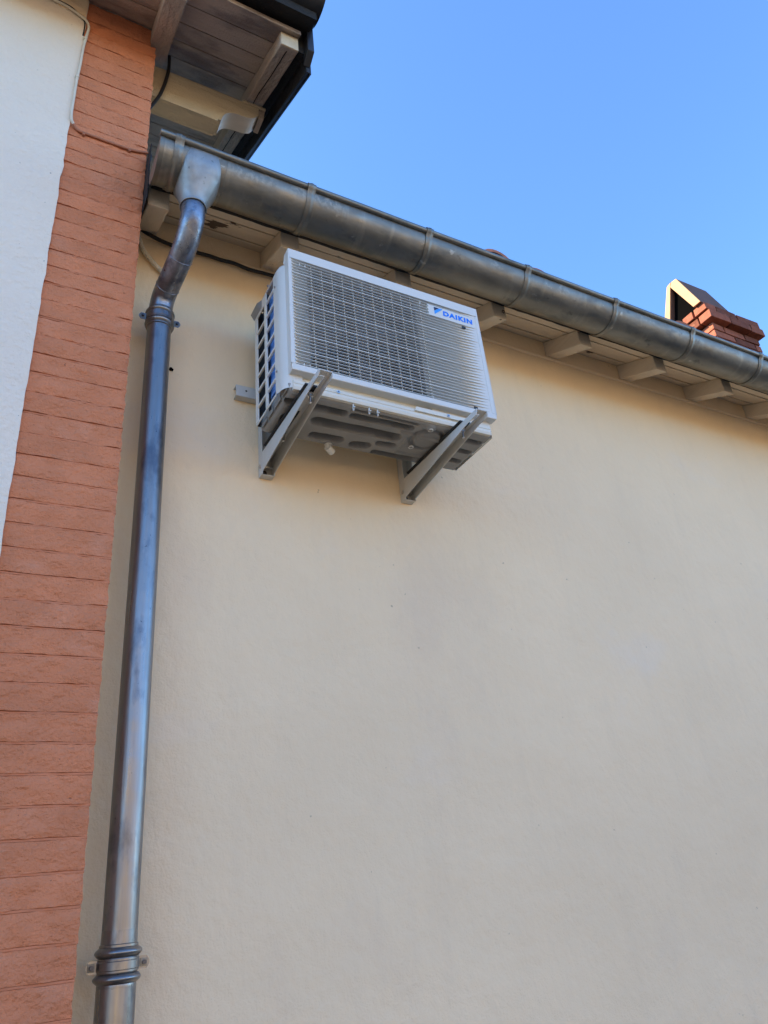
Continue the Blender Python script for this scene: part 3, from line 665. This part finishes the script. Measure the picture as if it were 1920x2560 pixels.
# fan and dark plenum, added panels painting shade behind the grille
pl = MB(); pl.box(0.69, 1.13, 1.70, 1.705, 1.30, 1.7385); pl.box(.686, 1.134, 1.5565, 1.705, 1.7388, 1.7415); pl.box(.6865, .6895, 1.5565, 1.705, 1.30, 1.7385); pl.box(1.1305, 1.1335, 1.5565, 1.705, 1.30, 1.7385); pl.box(.69, 1.13, 1.5655, 1.6995, 1.30, 1.303); put('plenum', pl, 'cavity', ac)
fan = MB(); fc = Vector((0.91, 1.61, 1.545))
for k in range(3):
    a0 = k * 2 * math.pi / 3 + .4; rows = []
    for i in range(7):
        rr = 0.03 + 0.15 * i / 6; r = []
        for j in range(8):
            a = a0 + (0.9 + .25 * i / 6) * j / 7; r.append((fc.x + rr * math.cos(a), fc.y + 0.03 * (j / 7 - .5) + .004, fc.z + rr * math.sin(a)))
        rows.append(r)
    fan.face_grid(rows)
fan.tube([(fc.x, 1.585, fc.z), (fc.x, 1.66, fc.z)], .034, 24); put('fan', fan, 'fan', ac, smooth=50)
# pressed base pan
BZ = 1.262
def seg_d(x, y, ax, ay, bx, by):
    t = max(0, min(1, ((x - ax) * (bx - ax) + (y - ay) * (by - ay)) / ((bx - ax) ** 2 + (by - ay) ** 2 + 1e-9))); return math.hypot(x - ax - t * (bx - ax), y - ay - t * (by - ay))
ST = [(.672, 1.606, .838, 1.604, .0135, .013), (.876, 1.606, 1.066, 1.602, .0120, .013), (.785, 1.668, 1.045, 1.664, .019, .016), (.806, 1.742, .884, 1.738, .0165, .014), (.944, 1.746, .98, 1.740, .016, .014),
      (1.018, 1.712, 1.062, 1.711, .012, .012), (1.026, 1.764, 1.165, 1.762, .011, .012), (1.052, 1.628, 1.19, 1.629, .0035, -.004), (.690, 1.682, .700, 1.74, .014, .012), (.86, 1.578, 1.08, 1.578, .004, .006), (1.235, 1.60, 1.32, 1.60, .010, .010), (1.235, 1.66, 1.32, 1.66, .010, .010), (1.235, 1.72, 1.32, 1.72, .010, .010),
      (1.085, 1.655, 1.085, 1.735, .003, -.003), (1.085, 1.735, 1.20, 1.738, .003, -.003)]
def sm(t): t = max(0, min(1, t)); return t * t * (3 - 2 * t)
def pan_z(x, y):
    z = BZ
    for ax, ay, bx, by, r, h in ST:
        z += 1.9 * h * sm((r + .003 - seg_d(x, y, ax, ay, bx, by)) / .006)
    dc = math.hypot(x - 1.150, y - 1.640); z += .008 * (sm((.062 - dc) / .008) - sm((.048 - dc) / .008)) - .003 * sm((.046 - dc) / .005)
    for kx, ky in ((1.128, 1.582), (1.118, 1.688)): 
        dk = math.hypot(x - kx, y - ky); z -= .005 * sm((.017 - dk) / .005)
        z -= .003 * sm((.006 - seg_d(x, y, kx - .024, ky, kx + .024, ky)) / .004)
    e = min(x - .650, 1.348 - x, y - 1.557, 1.788 - y); r = .016
    if e < r: z += .026 * (1 - math.sqrt(max(0, 1 - (1 - e / r) ** 2)))
    return z
pn = MB(); NX, NY = 230, 84
pn.face_grid([[(.650 + .698 * i / NX, 1.557 + .231 * j / NY, pan_z(.650 + .698 * i / NX, 1.557 + .231 * j / NY)) for i in range(NX + 1)] for j in range(NY + 1)])
ring = [(1.348, 1.565), (1.348, 1.788), (.650, 1.788), (.650, 1.565)]
pn.face_grid([[(x, y, BZ + .026) for x, y in ring], [(x + (1 - x) * .004, y, BZ + .05) for x, y in ring]])
pno = put('base_pan', pn, 'pan', ac, smooth=60); pno['label'] = 'grey pressed steel underside'
for kx, ky in ((1.128, 1.582), (1.118, 1.688)):
    s = MB(); s.tube([(kx, ky, BZ - .0053), (kx, ky, BZ - .0075)], .0085, 20); put('plug', s, 'nozzle', pno, smooth=40)
    s = MB(); s.tube([(kx, ky, BZ - .0076), (kx, ky, BZ - .0082)], .0055, 16); put('plug', s, 'pan', pno, smooth=40)
for x in (.850, .902, .930):
    s = MB(); s.box(x - .002, x + .002, 1.5555, 1.562, 1.244, 1.270); put('clip', s, 'bracket', pno, bevel=.0015)
    s = MB(); s.box(x - .002, x + .002, 1.5485, 1.558, 1.250, 1.254); put('clip', s, 'bracket', pno, bevel=.0008)
for x0, n2 in ((.846, 2), (.955, 2)):
    for q in range(n2):
        s = MB(); s.tube([(x0 + .011 * q, 1.733, BZ + .010), (x0 + .011 * q, 1.733, BZ + .0145)], .0022, 8); put('screw', s, 'dark_steel', pno)
for ya, yb in ((1.566, 1.607), (1.616, 1.668), (1.676, 1.722), (1.731, 1.772)):   # pressed panels on the side of the pan
    for xx in (.6475, 1.3465):
        q = MB(); q.box(xx, xx + .003, ya, yb, 1.2705, 1.287); put('pressed_panel', q, 'pan', pno, bevel=.002)
nz_ = MB(); nz_.tube(catmull([(.868, 1.775, 1.268), (.868, 1.776, 1.252), (.873, 1.779, 1.246), (.882, 1.783, 1.243)], 5), .010, 16); nz_.lathe([(.013, 1.262), (.013, 1.257)], .868, 1.775, 20); nz_.tube([(.862, 1.770, 1.249), (.884, 1.784, 1.243)], .0115, 16)
put('drain_nozzle', nz_, 'nozzle', ac, smooth=50)

# ------------------------------------------------------------------ mounting rail and brackets
rl = MB(); RZ0, RZ1 = 1.450, 1.492
rl.box(.600, 1.36, 1.872, 1.8745, RZ0, RZ1); rl.box(.600, 1.36, 1.8748, 1.899, RZ0, RZ0 + .0025); rl.box(.600, 1.36, 1.8748, 1.899, RZ1 - .0025, RZ1)
rail = tag(put('mounting_rail', rl, 'bracket', None, bevel=.0008), 'grey steel rail on the wall behind the air conditioner', 'rail')
q = MB(); q.tube([(.634, 1.8716, 1.474), (.634, 1.8726, 1.474)], .0035, 12)
bo = put('bolt_hole', q, 'rubber', rail)
def bracket(X0, label):
    r = thing('wall_bracket', label, 'bracket', (X0 + .021, 1.9, 1.172 + H), 'wall brackets under the air conditioner')
    W = .042; th = .0025; TY = 1.425; TZ = 1.250
    up = MB(); up.box(X0, X0 + W, 1.8965, 1.899, 1.172, 1.448); up.box(X0, X0 + th, 1.866, 1.8962, 1.172, 1.448); up.box(X0 + W - th, X0 + W, 1.866, 1.8962, 1.172, 1.448)
    up.box(X0 + th, X0 + W - th, 1.872, 1.8962, 1.172, 1.1745)
    uo = put('upright', up, 'bracket', r, bevel=.0008)
    ar = MB(); xi, xo = X0 + .0028, X0 + W - .0028
    # web with two slots
    def web(xa, xb, ya, yb): ar.box(xa, xb, ya, yb, TZ - th, TZ)
    web(xi, xi + .0115, TY, 1.895); web(xo - .0115, xo, TY, 1.895)
    for ya, yb in ((TY, 1.446), (1.535, 1.62), (1.715, 1.895)): web(xi + .0117, xo - .0117, ya, yb)
    def dep(y): return .020 + .052 * max(0, (y - 1.47) / (1.88 - 1.47)) ** 1.0 if y > 1.47 else .020
    ys = [TY, 1.43, 1.47, 1.55, 1.65, 1.75, 1.83, 1.88, 1.893]
    for xa, xb in ((xi - .0024, xi - .0001), (xo + .0001, xo + .0024)):
        a = [(xa, y, TZ - dep(y) * (0.55 if y == TY else 1)) for y in ys]; b = [(xb, p[1], p[2]) for p in a]
        c_ = [(xb, y, TZ - .0004) for y in ys]; d_ = [(xa, y, TZ - .0004) for y in ys]
        base = ar.face_grid([a, b, c_, d_, a]); ar.poly([a[0], b[0], c_[0], d_[0]]); ar.poly([a[-1], b[-1], c_[-1], d_[-1]])
    put('arm', ar, 'bracket', r, bevel=.0007)
    pd = MB(); pd.box(X0 - .006, X0 + W + .004, 1.502, 1.835, TZ + .0006, TZ + .0075); put('rubber_pad', pd, 'rubber', r, bevel=.002)
    bx = X0 + W * .5
    for y in (1.532, 1.738):
        b = MB(); b.tube([(bx, y, TZ + .01), (bx, y, TZ - .034)], .0038, 12); put('bolt', b, 'steel', r, smooth=40)
        b = MB(); b.tube([(bx, y, TZ - th - .0105), (bx, y, TZ - th - .0035)], .0075, 6); put('nut', b, 'steel', r)
        b = MB(); b.tube([(bx, y, TZ - th - .0034), (bx, y, TZ - th - .0012)], .0115, 20); put('washer', b, 'steel', r, smooth=40)
        b = MB(); b.tube([(bx, y, TZ - th - .001), (bx, y, TZ + .006)], .0105, 16); put('bush', b, 'rubber', r, smooth=40)
    b = MB(); b.tube([(X0 - .003, 1.880, 1.205), (X0 + W + .003, 1.880, 1.205)], .0042, 12); b.tube([(X0 - .0045, 1.880, 1.205), (X0 - .0002, 1.880, 1.205)], .0072, 6); b.tube([(X0 + W * .3, 1.880, 1.205), (X0 + W * .62, 1.880, 1.205)], .007, 6)
    put('bolt', b, 'steel', r, smooth=40)
    b = MB(); b.tube([(X0 + W - .0006, 1.882, 1.190), (X0 + W + .0012, 1.882, 1.190)], .003, 10); put('rivet', b, 'steel', r)
    b = MB(); b.tube([(bx - .004, 1.893, 1.192), (bx - .004, 1.8966, 1.192)], .008, 12); put('anchor', b, 'dark_steel', r)
    return r
bracket(.682, 'grey steel bracket under the vented end of the air conditioner')
bracket(1.190, 'grey steel bracket under the badge end of the air conditioner')

# ------------------------------------------------------------------ cables
def cable(name, label, pts, rad, mt, n=8, sm_=8):
    mb = MB(); mb.tube(catmull(pts, sm_), rad, n); o = put(name, mb, mt, None, smooth=60); return tag(o, label, 'cable')
cab = cable('wall_cable', 'cream painted cable turning down the edge of the white wall', [(-.30, 1.702, 2.822), (-.123, 1.702, 2.809), (-.06, 1.702, 2.801), (-.018, 1.702, 2.782), (.001, 1.702, 2.771), (.013, 1.703, 2.755), (.017, 1.704, 2.729), (.013, 1.704, 2.67), (.010, 1.704, 2.616), (.0085, 1.704, 2.52), (.006, 1.704, 2.44), (.006, 1.704, 2.35), (.006, 1.704, 2.281), (.009, 1.705, 2.245), (.017, 1.710, 2.230)], .0045, 'cable_cream')
for x, z in ((.012, 2.665), (.004, 2.46), (.03, 2.223)):
    pass
cable('thin_cable', 'thin dark cable beside the cream cable at the top of the white wall', [(-.30, 1.7055, 2.840), (-.125, 1.7055, 2.824), (-.054, 1.7055, 2.816), (-.029, 1.706, 2.800), (-.008, 1.7065, 2.780), (.002, 1.707, 2.760), (.004, 1.7085, 2.726), (.003, 1.710, 2.690)], .0022, 'cable')
oc = cable('pilaster_cable', 'terracotta painted cable crossing the brick pilaster', [(.017, 1.710, 2.230), (.026, 1.7125, 2.219), (.041, 1.7135, 2.212), (.093, 1.714, 2.211), (.146, 1.714, 2.210), (.20, 1.714, 2.212), (.247, 1.714, 2.225)], .0046, 'cable_terra')
for x in (.050, .190):
    s = MB(); s.box(x - .004, x + .004, 1.7085, 1.7195, 2.199, 2.207); put('clip', s, 'cable_terra', oc, bevel=.002)
for x, z in ((.013, 2.668), (.007, 2.455)):
    s = MB(); s.box(x - .007, x + .005, 1.6985, 1.71, z - .004, z + .004); put('clip', s, 'cable_cream', cab, bevel=.0015)
cable('gutter_cable', 'short black cable end bent round the pilaster corner', [(.244, 1.714, 2.2245), (.2525, 1.714, 2.2245), (.2565, 1.716, 2.216), (.2535, 1.722, 2.190), (.2485, 1.735, 2.155), (.2475, 1.76, 2.12)], .0043, 'cable')
cable('eaves_cable', 'black cable bundle running under the eaves to the air conditioner', [(.20, 1.885, 2.09), (.248, 1.882, 2.067), (.273, 1.881, 2.054), (.312, 1.880, 2.036), (.371, 1.880, 2.024), (.455, 1.881, 2.026), (.506, 1.881, 2.028), (.547, 1.881, 2.026), (.589, 1.881, 2.029), (.627, 1.880, 2.023), (.654, 1.878, 2.018), (.686, 1.878, 2.020), (.74, 1.878, 2.022), (.80, 1.878, 2.018)], .0068, 'cable')
cable('verge_cable', 'thick black cable hanging from the rafter past the scroll beam', [(.309, 1.806, 2.93), (.309, 1.803, 2.845), (.304, 1.802, 2.79), (.298, 1.800, 2.746), (.288, 1.80, 2.690), (.280, 1.80, 2.658), (.263, 1.80, 2.605), (.246, 1.80, 2.56)], .0065, 'cable')
cd = MB(); path = catmull([(.255, 1.889, 2.07), (.262, 1.887, 2.035), (.268, 1.886, 2.01), (.283, 1.886, 1.97), (.314, 1.886, 1.93), (.348, 1.886, 1.898), (.385, 1.886, 1.872)], 26)
cd.tube(path, [.0085 if (i // 2) % 2 else .0066 for i in range(len(path))], 14)
tag(put('corrugated_conduit', cd, 'conduit', None, smooth=70), 'ivory corrugated conduit curving behind the downpipe neck', 'conduit')

# ------------------------------------------------------------------ chimney
ch = thing('chimney', 'red brick chimney with a terracotta tent cap behind the gutter', 'chimney', (4.75, 2.7, 2.4 + H))
CX0, CX1, CY0, CY1 = 4.490, 5.020, 2.500, 2.900
core = MB(); core.box(CX0 + .012, CX1 - .012, CY0 + .012, CY1 - .012, 2.30, 3.70); put('mortar_core', core, 'mortar', ch)
brng = random.Random(5)
bmesh_cache = {}
def brick(x0, x1, y0, y1, z0, z1):
    sx, sy, sz = x1 - x0, y1 - y0, z1 - z0
    key = (round(sx, 2), round(sy, 2), round(sz, 3), brng.randrange(3))
    if key not in bmesh_cache:
        b = MB(); j = lambda: brng.uniform(-.003, .003)
        b.hexa([(-sx / 2 + j(), -sy / 2 + j(), -sz / 2 + j() * .6), (sx / 2 + j(), -sy / 2 + j(), -sz / 2 + j() * .6), (sx / 2 + j(), sy / 2, -sz / 2), (-sx / 2 + j(), sy / 2, -sz / 2),
                (-sx / 2 + j(), -sy / 2 + j(), sz / 2 + j() * .6), (sx / 2 + j(), -sy / 2 + j(), sz / 2 + j() * .6), (sx / 2 + j(), sy / 2, sz / 2), (-sx / 2 + j(), sy / 2, sz / 2)])
        bmesh_cache[key] = b.mesh('brick', (0, 0, 0), 0)
    o = obj('brick', bmesh_cache[key], 'brick', ch, ((x0 + x1) / 2 - 4.75, (y0 + y1) / 2 - 2.7, (z0 + z1) / 2 - 2.4), bevel=.004)
    o.rotation_euler = (brng.uniform(-.008, .008), brng.uniform(-.008, .008), brng.uniform(-.012, .012))
def course(z0, z1, x0, x1, y0, y1, odd):
    t = .105; gp = .013
    L = [0.22, 0.105] if odd else [0.105, 0.22]
    for yy0, yy1, full in ((y0, y0 + t, True), (y1 - t, y1, True)):
        x = x0; k = 0
        while x < x1 - .03:
            l = min(L[0] if (k == 0 and odd) else (.12 if k == 0 else (.22 if k % 3 else .11)), x1 - x)
            if x1 - x - l < .05: l = x1 - x
            brick(x, x + l, yy0, yy1, z0, z1); x += l + gp; k += 1
    for xx0 in (x0, x1 - t):
        y = y0 + t + gp; k = 0
        while y < y1 - t - .02:
            l = min(.2 if (k + odd) % 2 else .095, y1 - t - gp - y)
            if y1 - t - gp - y - l < .05: l = y1 - t - gp - y
            brick(xx0, xx0 + t, y, y + l, z0, z1); y += l + gp; k += 1
zs = 3.590; k = 0
while zs > 2.75:
    course(zs - .0580, zs, CX0, CX1, CY0, CY1, k % 2); zs -= .0675; k += 1
course(3.5985, 3.6680, CX0 - .055, CX1 + .035, CY0 - .048, CY1 + .045, 1)
course(3.6760, 3.7400, CX0 - .070, CX1 + .018, CY0 - .036, CY1 + .03, 0)
capb = MB(); capb.box(CX0 - .03, CX1 - .02, CY0, CY1, 3.700, 3.742); put('mortar_bed', capb, 'mortar', ch)
so = MB(); so.prism([(2.550, 3.742), (2.760, 3.742), (2.665, 4.03), (2.655, 4.03)], 4.435, 4.72); put('flue_soot', so, 'soot', ch)  # solid black fill standing in for the shade inside the cap
def slab(pts, x0, x1):
    s = MB(); s.prism(pts, x0, x1); return s
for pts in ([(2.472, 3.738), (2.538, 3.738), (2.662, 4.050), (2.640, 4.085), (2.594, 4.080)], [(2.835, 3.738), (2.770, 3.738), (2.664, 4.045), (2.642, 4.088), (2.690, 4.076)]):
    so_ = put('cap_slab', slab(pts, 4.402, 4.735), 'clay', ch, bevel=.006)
    put('cap_edge', slab([(y, z) for y, z in pts], 4.388, 4.4015), 'clay_edge', so_, bevel=.004)  # thin rim pieces carry the painted sunlight
